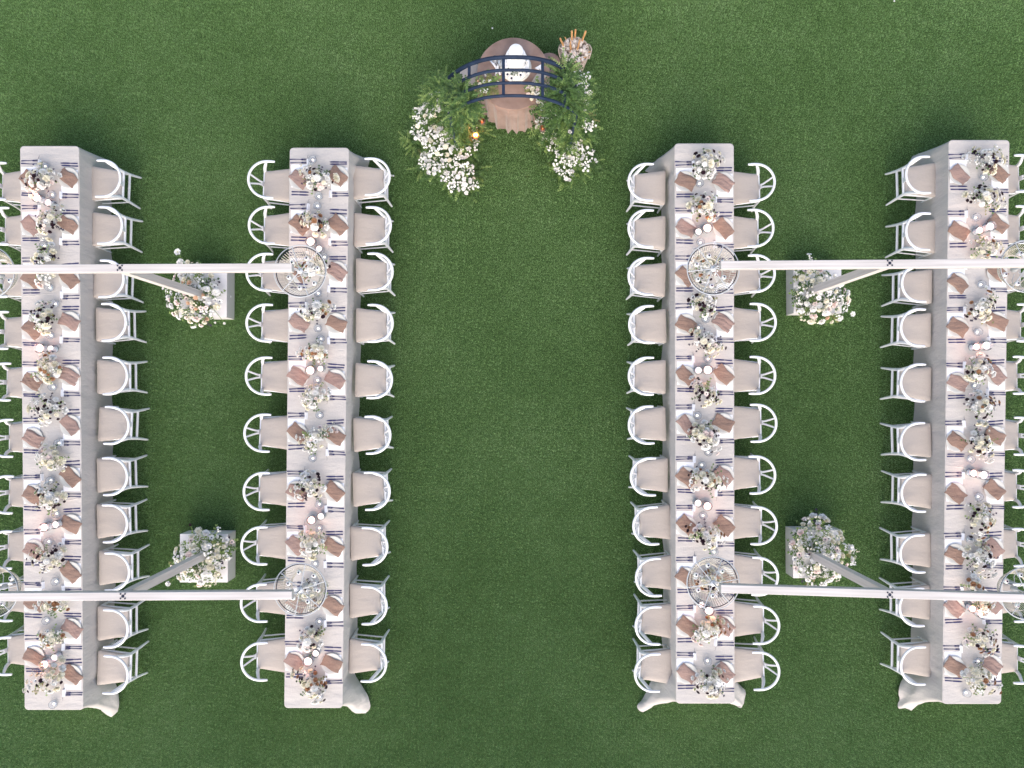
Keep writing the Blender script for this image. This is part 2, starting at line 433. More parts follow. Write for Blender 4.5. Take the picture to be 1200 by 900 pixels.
CH = {  # (apex x, centre y) of each hoop in the survey picture
 (0,'left'): [(6.7-31,212),(10-31,264.7),(8-31,326),(9.3-31,387),(12-31,447.5),(14.7-31,513.6),(14.7-31,580),(13.3-31,644.7),(14-31,706),(12.8-31,769)],
 (0,'right'): list(zip([142.7,144.8,146.7,149.3,150.7,152.5,150.7,150.7,153.2,151.5,151.5],[208.7,263.7,326.3,377.5,440.4,498.3,558.7,614,670.4,737,791])),
 (1,'left'): list(zip([290,290.8,288,288,287.3,285.5,284.7,282,281.5,282],[210.3,263.6,319,378.5,440.7,507.7,576,639.7,706.7,775.6])),
 (1,'right'): list(zip([458,459.3,461.5,461.5,460.7,458.8,458,455.3,454.5,454],[206.9,264,318.4,378.7,444.7,510,575.9,640.7,709.9,777])),
 (2,'left'): list(zip([735.2,735.2,735.2,736,735.5,735.5,737.9,740.8,744,743.5,742.7],[213.3,267.6,323.8,380,440.7,497.8,558.8,616,676.6,733.6,788.9])),
 (2,'right'): list(zip([908.8,907.2,908.8,909.9,909.3,910.7,909.3,911.2,912.5,913.9,914],[213.6,267.1,320.6,377.4,439.6,496,556.7,616,675.4,732.7,787])),
 (3,'left'): list(zip([1060,1060,1055.2,1054,1054,1054,1054.7,1053.3,1052.5,1054],[204.5,271.3,332,384,448.7,517.3,578,649,712,780.6])),
 (3,'right'): list(zip([1221,1221.7,1223,1223.5,1219,1220.3,1218.5,1219,1219.8,1219.8],[203,262.7,319,378,439.6,511,572.7,642,707,779])),
}
chair0 = None; rnd = random.Random(11)
for (t, side), lst in CH.items():
    for i, (ax, cy) in enumerate(lst):
        p = at(ax, cy, .715); s = 1 if side == 'left' else -1
        rz = (0 if side == 'left' else math.pi) + R(rnd.uniform(-2.2, 2.2))
        loc = (p.x + s*.345, p.y, 0)
        lab = f'white wishbone chair with beige seat, {ORD[i]} from top on {side} side of {TN[t]} table'
        if chair0 is None:
            chair0 = make_chair(); chair0.location = loc; chair0.rotation_euler = (0,0,rz); chair0['label'] = lab
        else: copy_tree(chair0, loc, rz, lab)

# ------------------------------------------------------------------ place settings
SZ = TZ+.0045
plate_me = MB().lathe([(.0,.002),(.085,.002),(.10,.006),(.132,.014),(.135,.017),(.132,.018),(.10,.010),(.085,.006),(.0,.006)], 36).mesh('dinner_plate', M['plate'])
card_me = MB().box((0,0,.0012), (.215,.30,.0016)).mesh('menu_card', M['card'], False)
name_mb = MB()
name_mb.add([(-.022,-.045,0),(.022,-.045,0),(.022,.045,0),(-.022,.045,0),(-.004,-.045,.03),(-.002,-.045,.03),(-.002,.045,.03),(-.004,.045,.03)],
            [(0,1,5,4),(1,2,6,5),(2,3,7,6),(3,0,4,7),(4,5,6,7),(0,3,2,1)])
name_me = name_mb.mesh('place_card', M['card'], False)
pen_me = MB().tube([(.0,-.045,.036),(.003,-.075,.020),(-.004,-.105,.012)], [.0022,.0016,.001], 5).mesh('sprig', M['wineleaf'])
def knife_mesh():
    mb = MB(); pr = [(-.112,.006),(-.105,.0085),(-.03,.0065),(-.012,.005),(.0,.009),(.07,.0098),(.10,.007),(.115,.001)]
    vs = []
    for (x, w_) in pr: vs += [(x,-w_,.001),(x,w_,.001),(x,w_*.7,.005),(x,-w_*.7,.005)]
    fs = [(3,2,1,0)]
    for i in range(len(pr)-1):
        a = i*4
        for k in range(4): fs.append((a+k, a+(k+1)%4, a+4+(k+1)%4, a+4+k))
    return mb.add(vs, fs).mesh('knife', M['steel'], False)
def fork_mesh():
    mb = MB(); pr = [(-.11,.0055),(-.10,.0075),(-.03,.004),(.03,.0032),(.045,.009),(.062,.0115)]
    vs = []
    for (x, w_) in pr: vs += [(x,-w_,.002),(x,w_,.002),(x,w_*.7,.006),(x,-w_*.7,.006)]
    fs = [(3,2,1,0)]
    for i in range(len(pr)-1):
        a = i*4
        for k in range(4): fs.append((a+k, a+(k+1)%4, a+4+(k+1)%4, a+4+k))
    fs.append((20,21,22,23)); mb.add(vs, fs)
    for k in range(4):
        y = -.009+k*.006; mb.box((.083,y,.004), (.045,.0026,.003))
    return mb.mesh('fork', M['steel'], False)
KN, FK = knife_mesh(), fork_mesh()
def napkin_mesh(seed, m):
    rn = random.Random(seed); nx, ny = 19, 13; L, W = .256, .166
    ph = [rn.uniform(0, 6.28) for _ in range(8)]; vs = []; fs = []
    amp = rn.choice([.0006, .0011, .0020, .0030]); f1 = rn.uniform(6,14); f2 = rn.uniform(14,24); f3 = rn.uniform(-5,7)
    pinch = rn.choice([0, 0, .15, .3]); curl = rn.uniform(-.3, .3)
    for lay in (1, 0):
        for i in range(nx):
            for j in range(ny):
                u = i/(nx-1)*2-1; v = j/(ny-1)*2-1
                wv = 1 - pinch*abs(math.sin(u*1.6+ph[0]))*.5
                x = u*L/2*(1+.03*math.sin(v*5+ph[1])); y = v*W/2*wv + .006*math.sin(u*4+ph[2])+curl*.02*u*u
                z = .012+.004*math.sin(u*3+ph[3])
                z += amp*math.sin(v*f1+u*f3+ph[4]+1.5*math.sin(u*2+ph[6])) + amp*.6*math.sin(v*f2-u*f3+ph[5])
                if lay == 0: z = max(.003, z-.010)
                else: z += .006*(1-max(abs(u), abs(v))**8)
                vs.append((x, y, z+.010))
    n = nx*ny
    for i in range(nx-1):
        for j in range(ny-1):
            a = i*ny+j; fs.append((a, a+ny, a+ny+1, a+1)); fs.append((n+a, n+a+1, n+a+ny+1, n+a+ny))
    edge = [i*ny for i in range(nx)]+[(nx-1)*ny+j for j in range(1, ny)]+[i*ny+ny-1 for i in range(nx-2, -1, -1)]+[j for j in range(ny-2, 0, -1)]
    for k in range(len(edge)):
        a, b = edge[k], edge[(k+1)%len(edge)]; fs.append((a, n+a, n+b, b))
    return MB().add(vs, fs).mesh('napkin', m)
NAP = [napkin_mesh(s, M['brown'] if s % 3 else M['brownrose']) for s in range(14)]
rnd = random.Random(23)
for (t, side), lst in CH.items():
    s = 1 if side == 'right' else -1
    turn = 0 if side == 'right' else math.pi
    for i, (ax, cy) in enumerate(lst):
        xl, xr = table_x(t, cy); ex = xr if side == 'right' else xl
        e = at(ex, cy, SZ); P0 = Vector((e.x - s*.135, e.y, SZ))
        def put(me, name, lab, cat, grp, dx, dy, rz=0, dz=0, j=.007):
            # dx towards the table edge, dy towards the knives (up for right-hand seats)
            o = link(name, me, None, (P0.x+s*(dx+rnd.uniform(-j, j)), P0.y+s*(dy+rnd.uniform(-j, j)), P0.z+dz), (0, 0, turn+rz))
            return tag(o, lab, cat, grp)
        wh = f'{ORD[i]} seat from top, {side} side, {TN[t]} table'
        ke, fe = ('above', 'below') if s > 0 else ('below', 'above')
        put(card_me, 'menu_card', f'white menu card under plate, {wh}', 'menu card', 'white menu cards under the plates', .012, -.040, R(rnd.uniform(-1.5,1.5)))
        put(plate_me, 'dinner_plate', f'cream plate under napkin, {wh}', 'plate', 'cream dinner plates', 0, 0, rnd.random(), .002)
        nk = rnd.randrange(14)
        kind = 'brown' if nk % 3 else 'rosy brown'
        put(NAP[nk], 'napkin', f'{kind} folded napkin on plate, {wh}', 'napkin', 'folded brown napkins on the plates', 0, 0, R(-37+rnd.uniform(-13, 13)), 0, .008)
        a = R(rnd.uniform(-3, 3))
        put(KN, 'knife', f'inner dark knife {ke} plate, {wh}', 'knife', 'dark knives', .005, .160, math.pi+a)
        put(KN, 'knife', f'outer dark knife {ke} plate, {wh}', 'knife', 'dark knives', .005, .196, math.pi+a+R(rnd.uniform(-2.5,2.5)))
        put(FK, 'fork', f'inner dark fork {fe} plate, {wh}', 'fork', 'dark forks', .020, -.222, math.pi+R(rnd.uniform(-4,4)))
        put(FK, 'fork', f'outer dark fork {fe} plate, {wh}', 'fork', 'dark forks', .026, -.258, math.pi+R(rnd.uniform(-2,2)))
        pc = put(name_me, 'place_card', f'small white place card with sprig, {wh}', 'place card', 'small white place cards', -.105, -.225, R(rnd.uniform(-6,6)), 0, .008)
        link('sprig', pen_me, pc)

# ------------------------------------------------------------------ flowers
def petal_patch(mb, az, r0, r1, z0, z1, w_, curl, mi=0, nv=3):
    ca, sa = math.cos(az), math.sin(az); vs = []; fs = []
    for i in range(3):
        k = i/2; r = r0+(r1-r0)*k; z = z0+(z1-z0)*k + (curl if i == 2 else 0)
        ww = w_*(.45, 1, .72)[i]
        for j in (-1, 0, 1):
            rr = r - abs(j)*w_*.18; zz = z + abs(j)*w_*.30
            vs.append((rr*ca - j*ww*sa*.5, rr*sa + j*ww*ca*.5, zz))
    for i in range(2):
        for j in range(2): fs.append((i*3+j, (i+1)*3+j, (i+1)*3+j+1, i*3+j+1))
    mb.add(vs, fs, mi)
def rose(seed, m, mc=None):
    rn = random.Random(seed); mb = MB()
    for (n, r0, r1, z0, z1, w_) in ((6,.25,1.0,-.25,.05,1.0),(6,.2,.74,-.15,.32,.75),(5,.12,.5,.0,.45,.55),(3,.05,.28,.1,.5,.36)):
        o = rn.random()*6
        for k in range(n):
            petal_patch(mb, o+k*6.283/n+rn.uniform(-.15,.15), r0, r1*rn.uniform(.9,1.08), z0, z1+rn.uniform(-.06,.06), w_, -.10)
    mb.lathe([(.24,-.3),(.3,-.1),(.2,.25),(.0,.42)], 6)
    return mb.mesh('bloom', [m])
def dahlia(seed, m, mc, rows=((12,.15,1.0,-.1,.05,.42),(11,.12,.8,0,.25,.36),(9,.08,.55,.1,.4,.28),(6,.03,.3,.2,.48,.2))):
    rn = random.Random(seed); mb = MB()
    for (n, r0, r1, z0, z1, w_) in rows:
        o = rn.random()*6
        for k in range(n): petal_patch(mb, o+k*6.283/n, r0, r1*rn.uniform(.9,1.05), z0, z1, w_, -.04)
    mb.lathe([(.15,-.3),(.2,.1),(.12,.36),(.0,.42)], 6, mi=1)
    return mb.mesh('bloom', [m, mc])
def anemone(seed, m, mc, hr=.26):
    rn = random.Random(seed); mb = MB()
    for n, r1, z1 in ((6, 1.0, .12), (5, .85, .2)):
        o = rn.random()*6
        for k in range(n): petal_patch(mb, o+k*6.283/n, .1, r1*rn.uniform(.9,1.05), 0, z1, .85, .03)
    mb.lathe([(hr*.7,-.1),(hr,.15),(hr*.8,.30),(0,.36)], 8, mi=1)
    return mb.mesh('bloom', [m, mc])
def spray(seed, m, mc, nb=7):
    rn = random.Random(seed); mb = MB()
    for q in range(nb):
        a = rn.random()*6.28; d = math.sqrt(rn.random())*.85; cx_, cy_ = d*math.cos(a), d*math.sin(a); cz = .35*(1-d)+rn.uniform(-.1,.25); r_ = rn.uniform(.22,.36)
        sub = MB()
        o = rn.random()*6
        for k in range(5): petal_patch(sub, o+k*6.283/5, .08, 1, 0, .25, .9, -.05)
        sub.lathe([(.12,0),(.16,.2),(0,.35)], 5, mi=1)
        tl = Euler((rn.uniform(-.7,.7), rn.uniform(-.7,.7), 0)).to_matrix()
        b = len(mb.v); mb.v += [tuple(tl @ (Vector(v)*r_)+Vector((cx_, cy_, cz))) for v in sub.v]
        mb.f += [tuple(i+b for i in f) for f in sub.f]; mb.m += sub.m
        mb.tube([(0,0,-.4),(cx_*.7,cy_*.7,cz-.2),(cx_,cy_,cz)], .02, 3, mi=2, cap=False)
    return mb.mesh('bloom', [m, mc, M['lime']])
B = {
 'rose_w': [rose(s, M['p_white']) for s in (1,2)], 'rose_c': [rose(s, M['p_cream']) for s in (3,4)], 'rose_b': [rose(s, M['p_blush']) for s in (5,6)],
 'dahlia_w': [dahlia(7, M['p_white'], M['p_cream']), dahlia(8, M['p_cream'], M['p_cream'])],
 'wine': [dahlia(9, M['p_wine'], M['p_wine']), rose(10, M['p_wine'])],
 'caramel': [rose(11, M['p_caramel']), dahlia(12, M['p_caramel'], M['p_caramel'])], 'peach': [rose(13, M['p_peach'])],
 'anem': [anemone(14, M['p_white'], M['heart']), anemone(15, M['p_blush'], M['heart'])],
 'anem_big': [anemone(31, M['p_white'], M['heart'], .40)],
 'daisy': [anemone(16, M['p_white'], M['yolk'], .2)],
 'spray': [spray(s, M['p_white'], M['yolk']) for s in (17,18,19)],
 'spray_c': [spray(20, M['p_cream'], M['yolk'])],
}
def leaf_at(mb, p, d, up, L, W, mi):
    d = d.normalized(); sd_ = d.cross(up)
    if sd_.length < 1e-4: sd_ = d.cross(Vector((1,0,0)))
    sd_.normalize(); n_ = sd_.cross(d)
    m1 = p+d*L*.45+n_*L*.08
    mb.add([p, m1+sd_*W*.5-n_*W*.1, p+d*L-n_*L*.12, m1-sd_*W*.5-n_*W*.1, m1], [(0,1,4),(1,2,4),(2,3,4),(3,0,4)], mi)
def sprig(mb, rn, p, d, L, n, ls, lw, mi, droop=.4, stem=True):
    d = d.normalized(); pts = [p.copy()]; q = p.copy(); dd = d.copy()
    for k in range(n):
        dd = (dd + Vector((rn.uniform(-.18,.18), rn.uniform(-.18,.18), -droop/n))).normalized(); q = q+dd*L/n; pts.append(q.copy())
        side = dd.cross(Vector((0,0,1)));
        if side.length < .1: side = Vector((rn.uniform(-1,1), rn.uniform(-1,1), 0))
        side.normalize()
        for s in (-1, 1):
            ld = (dd*.7+side*s*rn.uniform(.6,1.1)+Vector((0,0,rn.uniform(-.1,.5))))
            leaf_at(mb, q, ld, Vector((rn.uniform(-.3,.3), rn.uniform(-.3,.3), 1)), ls*rn.uniform(.7,1.2)*(1-.4*k/n), lw*rn.uniform(.8,1.2), mi)
    leaf_at(mb, q, dd, Vector((0,0,1)), ls*.8, lw, mi)
    if stem: mb.tube(pts, .0025, 3, mi=mi, cap=False)
LM = None
def leaf_mats(): return [M['leaf'], M['lime'], M['wineleaf'], M['olive']]
def put_bloom(root, kind, rn, loc, nrm, r):
    me = rn.choice(B[kind]); q = Vector(nrm).to_track_quat('Z', 'Y'); e = (q.to_matrix() @ Matrix.Rotation(rn.random()*6.28, 3, 'Z')).to_euler()
    return link('bloom', me, root, loc, e, r)
def weighted(rn, pal):
    tot = sum(w_ for _, w_, _, _ in pal); x = rn.random()*tot
    for k in pal:
        x -= k[1]
        if x <= 0: return k
    return pal[-1]
WHITE = [('rose_w',2.6,.036,.052),('rose_c',4,.032,.05),('dahlia_w',3,.042,.064),('spray',3,.032,.046),('anem',.7,.03,.038)]
def palette(kind):
    p = list(WHITE)
    if 'wine' in kind: p += [('wine',2.2,.018,.030)]
    if 'caramel' in kind: p += [('caramel',2,.024,.034)]
    if 'blush' in kind: p += [('rose_b',1.8,.034,.048)]
    if 'green' in kind: p += [('spray_c',3,.03,.04)]
    return p
bowl_me = MB().lathe([(.045,0),(.05,.004),(.018,.02),(.018,.035),(.055,.05),(.075,.075),(.078,.095),(.07,.095),(.0,.06)], 20).mesh('bowl', M['plate'])
def centrepiece(cx_, cy_, rpx, kind, label, seed, stretch=1.0, ang=0.0):
    rn = random.Random(seed); p = at(cx_, cy_, .90); Rr = rpx/92.0
    root = thing('flower_centrepiece', label, 'centrepiece', (p.x, p.y, SZ), 0, 'low flower centrepieces down the banquet tables')
    link('bowl', bowl_me, root)
    pal = palette(kind); placed = []; tries = 0
    while len(placed) < 34 and tries < 700:
        tries += 1; kd, _, a, b = weighted(rn, pal); r = rn.uniform(a, b)*rn.choice([.75, .95, 1.1, 1.25])
        an = rn.random()*6.283; d = math.sqrt(rn.random()); rr = Rr*.92
        rr *= 1+.26*math.sin(2*an+seed*1.7)+.20*math.sin(3*an+seed*.9)+.10*math.sin(5*an+seed)
        x = d*rr*math.cos(an)*stretch*rn.uniform(.85,1.15); y = d*rr*math.sin(an)/math.sqrt(stretch)*rn.uniform(.85,1.15)
        x, y = x*math.cos(ang)-y*math.sin(ang), x*math.sin(ang)+y*math.cos(ang)
        z = .085+.13*(1-d*d*.9)+rn.uniform(-.03,.035)
        if any((x-q[0])**2+(y-q[1])**2 < ((r+q[2])*.70)**2 for q in placed): continue
        placed.append((x, y, r))
        put_bloom(root, kd, rn, (x, y, z), (x*1.6+rn.uniform(-.04,.04), y*1.6+rn.uniform(-.04,.04), .20), r)
    mb = MB()
    for k in range(10):
        a = rn.random()*6.28; d = Vector((math.cos(a), math.sin(a), rn.uniform(.1,.8)))
        mi = rn.choice([0,0,1,1,0,3]+([2,2] if 'wine' in kind else []))
        sprig(mb, rn, Vector((d.x*.03, d.y*.03, .09)), d, Rr*rn.uniform(.65,1.05), 4, .032, .015, mi, .5)
    f = mb.build('foliage', leaf_mats(), root); f['kind'] = 'stuff'
    return root
CP = [
 [(45.3,209.3,17,'wine blush'),(56,258.7,16,'wine'),(49.3,300,13,'wine'),(51,322,11,'blush'),(49.3,372,16,'wine'),(54.7,431.3,17,'caramel'),(54.7,479.3,18,'wine'),(57.3,536.7,16,'blush'),(56,584.7,17,'wine'),(54.7,654.7,17,'wine'),(60,708,14,'caramel'),(57.3,749,13,'caramel green'),(53.3,797,19,'wine green')],
 [(370,208,15.5,'wine caramel blush'),(368,260,15.5,'wine caramel'),(366,312,15,'wine caramel'),(369.2,363.2,13.5,'caramel wine'),(369.2,412.7,14.5,'caramel'),(367.3,463.3,15.5,'white'),(368.7,514,16.5,'blush green'),(362,571.3,18,'wine'),(363.9,637.3,16,'green'),(366,696,15,'wine caramel'),(364.7,750,15,'wine'),(363.9,802,17,'wine caramel')],
 [(826.7,190.7,16.5,'wine green'),(826,241.3,17.5,'wine caramel'),(826.7,312,16,'wine caramel'),(826,354.7,14.5,'wine'),(828,400.7,17,'wine'),(826.7,460.7,15.5,'wine'),(826.7,511.3,18,'wine blush'),(828,563.3,18,'caramel wine'),(828,629.3,17,'wine caramel'),(832,681,15,'caramel wine'),(832,738.7,17,'caramel blush'),(833.3,801.3,17.5,'wine')],
 [(1158.7,186.7,19,'wine'),(1157.3,230.7,18,'wine'),(1156,290.7,15,'caramel green'),(1153.3,360,18,'wine caramel'),(1149.3,432.7,16.5,'wine caramel'),(1150.7,476.7,16.5,'wine caramel'),(1150.7,518,18,'wine'),(1150.7,610,18,'wine caramel'),(1149.3,654,20,'wine'),(1144,688,12,'caramel'),(1154,707,12,'caramel'),(1152,750.7,17,'wine caramel'),(1150.7,797.3,19,'wine caramel')],
]
WORDS = {'wine':'burgundy','caramel':'caramel','blush':'blush','green':'green','white':'cream'}
for t, L in enumerate(CP):
    for i, (x, y, r, kd) in enumerate(L):
        cols = ' and '.join(WORDS[k] for k in kd.split()[:2])
        centrepiece(x, y, r, kd, f'white centrepiece with {cols} blooms, {ORD[i]} from top on the {TN[t]} table', 100+t*20+i, 1.0+.25*math.sin(i*2.3+t), i*1.1)

# ------------------------------------------------------------------ candles
pil_glass = MB().lathe([(.050,.0),(.056,.004),(.058,.06),(.058,.125),(.055,.125),(.053,.05),(.0,.006)], 24).mesh('glass_sleeve', M['glass'])
pil_wax = MB().lathe([(.044,.008),(.046,.012),(.046,.095),(.042,.101),(.030,.098),(.0,.096)], 24).mesh('wax', M['wax'])
wick_me = MB().lathe([(.0,.092),(.003,.098),(.005,.108),(.003,.118),(.0,.126)], 8).mesh('flame', M['flame'])
vot_glass = MB().lathe([(.020,.0),(.040,.006),(.054,.03),(.055,.05),(.048,.072),(.045,.072),(.050,.05),(.049,.03),(.036,.010),(.0,.006)], 24).mesh('glass_bowl', M['glass'])
vot_wax = MB().lathe([(.018,.010),(.019,.012),(.019,.026),(.0,.025)], 14).mesh('tealight', M['wax'])
vot_flame = MB().lathe([(.0,.024),(.0055,.031),(.004,.042),(.0,.052)], 8).mesh('flame', M['flame'])
PIL = [
 [(43.5,232,5.5),(56.5,237.3,5),(46.7,408,6),(59.5,408.7,5),(52,617.9,5.5),(65.3,614.7,5),(52,778.7,6),(64,770.7,5)],
 [(364,283,6),(374,291.5,4.6),(363.5,434,6),(375.5,432,4.4),(365,609.5,5.5),(376,605,4.8),(361,775,6),(370,765.5,4.8)],
 [(829,267.2,6),(818.5,271.5,4.8),(829.5,433.5,6),(818.5,434,5),(829,593,5.5),(818,589.5,5),(831,715.5,6),(822,708.5,4.6)],
 [(1148,269.9,5),(1160.5,265.3,6),(1144,406.5,5),(1156,405,6),(1140.8,554.5,5),(1152.8,556.7,6),(1139.5,713.3,5),(1151.2,719.5,6)]]
for t, L in enumerate(PIL):
    for i, (x, y, r) in enumerate(L):
        p = at(x, y, .86); s = r/5.4
        o = thing('pillar_candle', f'{"large" if r > 5.2 else "small"} white pillar candle in clear glass, {ORD[i]} pillar down the {TN[t]} table', 'candle', (p.x, p.y, SZ), 0, 'white pillar candles in glass')
        link('glass_sleeve', pil_glass, o, scale=(s,s,1)); link('wax', pil_wax, o, scale=(s,s,1)); link('flame', wick_me, o)
        if i % 2 == 0:
            q = at((x+L[i+1][0])/2, (y+L[i+1][1])/2+5, 1.0)
            ld = bpy.data.lights.new('candle_glow', 'POINT'); ld.energy = .7; ld.color = (1,.40,.25); ld.shadow_soft_size = .03
            lo = bpy.data.objects.new('candle_glow', ld); COL.objects.link(lo); lo.parent = o
            lo.location = (0, 0, .19)
VOT = [
 [(52.5,194.7),(61,228),(52,288),(58,337),(64.5,356),(59.2,393),(61.9,453.5),(68.8,519.3),(59.2,562.8),(66,602),(56.8,634.7),(65.3,681.3),(54.7,727),(62.7,825)],
 [(366.5,187.2),(373.5,229.9),(372,241.2),(380,301),(372.7,343.5),(372.7,384.8),(376,397),(372,445.5),(374.8,486.5),(366.5,537),(374,591),(374,619),(369.2,660.8),(374,728.5),(374,817)],
 [(820,214.7),(821,284),(827,374),(818.7,384),(830,420.7),(817.3,487),(830,530),(822.7,545),(824,604.3),(837,647),(829.3,774.7)],
 [(1152.8,207.5),(1144,254.7),(1149.9,333.3),(1146,389),(1142.7,451.9),(1137.3,538),(1146.7,582),(1136.5,632),(1146.7,775),(1132.5,812)]]
for t, L in enumerate(VOT):
    for i, (x, y) in enumerate(L):
        p = at(x, y, .80)
        o = thing('votive_candle', f'round clear glass votive with tealight, {ORD[i]} votive down the {TN[t]} table', 'candle holder', (p.x, p.y, SZ), 0, 'clear glass votives')
        link('glass_bowl', vot_glass, o); link('tealight', vot_wax, o); link('flame', vot_flame, o)

# ------------------------------------------------------------------ planters with timber cantilevers and chandeliers
def planter_box(c, label):
    o = thing('planter_box', label, 'planter', (c.x, c.y, 0), 0, 'white planter boxes at the timber posts')
    mb = MB(); S = .325
    for sx, sy, w_, d_ in ((0,-1,2*S,.02),(0,1,2*S,.02)): mb.box((0, sy*(S-.01), .15), (w_, d_, .28), bev=.003).build('side_board', M['planter'], o, smooth=False); mb = MB()
    for sx in (-1, 1): MB().box((sx*(S-.01), 0, .15), (.02, 2*S-.045, .28), bev=.003).build('side_board', M['planter'], o, smooth=False)
    MB().box((0,0,.296), (2*S+.004, 2*S+.004, .018), bev=.004).build('lid', M['planter'], o, smooth=False)
    MB().box((0,0,.015), (2*S-.05, 2*S-.05, .02)).build('base', M['planter'], o, smooth=False)
    MB().lathe([(.014,0),(.014,.006),(.0,.008)], 12).build('screw_cap', M['card'], o, loc=((-S-.003) if c.x > 0 else (S+.003), -.02, .16)).rotation_euler = (0, R(90) if c.x < 0 else R(-90), 0)
    return o
def chandelier(c, label, seed):
    rn = random.Random(seed)
    o = thing('chandelier', label, 'chandelier', (c.x, c.y, c.z), 0, 'round rattan chandeliers hung from the beams')
    MB().ring((0,0,0), .287, .0060, 60, 6).build('top_ring', M['chrome'], o)
    MB().ring((0,0,-.03), .272, .005, 60, 6).build('inner_ring', M['iron'], o)
    MB().ring((0,0,-.24), .165, .009, 48, 6).build('lower_ring', M['rattan'], o)
    MB().ring((0,0,-.13), .225, .004, 48, 5).build('middle_ring', M['rattan'], o)
    a0 = rn.random()
    for k in range(6):
        a = a0+k*math.pi/3
        MB().tube([(.03*math.cos(a),.03*math.sin(a),0.002),(.283*math.cos(a),.283*math.sin(a),0.002)], .005, 6).build('spoke', M['chrome'], o)
        b = a+.5
        MB().tube([(.05*math.cos(b),.05*math.sin(b),-.20),(.12*math.cos(b),.12*math.sin(b),-.23),(.165*math.cos(b),.165*math.sin(b),-.21),(.17*math.cos(b),.17*math.sin(b),-.17)], .004, 5).build('arm', M['chrome'], o)
        l_ = MB().lathe([(.010,-.01),(.012,.0),(.026,.012),(.030,.03),(.022,.048),(.0,.055)], 10).build('bulb', M['wax'], o, loc=(.17*math.cos(b), .17*math.sin(b), -.165))
        MB().lathe([(.009,.052),(.011,.058),(.0,.062)], 8).build('socket', M['iron'], l_)
    mb = MB(); n = 62
    for k in range(n):
        a = 2*math.pi*k/n; ca, sa = math.cos(a), math.sin(a)
        mb.tube([(.276*ca,.276*sa,-.035),(.225*ca,.225*sa,-.13),(.166*ca,.166*sa,-.24)], .0042, 4)
    s_ = mb.build('rattan_slats', M['rattan'], o); s_['kind'] = 'stuff'
    MB().lathe([(.028,-.02),(.034,-.01),(.034,.012),(.02,.02),(.0,.022)], 16).build('hub', M['chrome'], o)
    MB().tube([(0,0,.02),(0,0,.12),(0,0,.155)], .007, 6).build('rod', M['chrome'], o)
    MB().lathe([(.0,-.24),(.03,-.235),(.034,-.2),(.02,-.17),(.008,-.14),(.008,-.02)], 14).build('lower_hub', M['chrome'], o)
    return o
BZ = 2.5
FRM = [ # bolt px, end px near centre, outer end px, beam slope fixed by ends, planter px, names
 ((140.5,314),(342,313.2),(-30,315),(238,344),'upper left'), ((144,698.7),(342,697.8),(-26,700),(239,654),'lower left'),
 ((1042.7,308.3),(845,310.5),(1219,307.5),(958,339),'upper right'), ((1042.7,697),(845,690),(1219,702),(957.5,649),'lower right')]
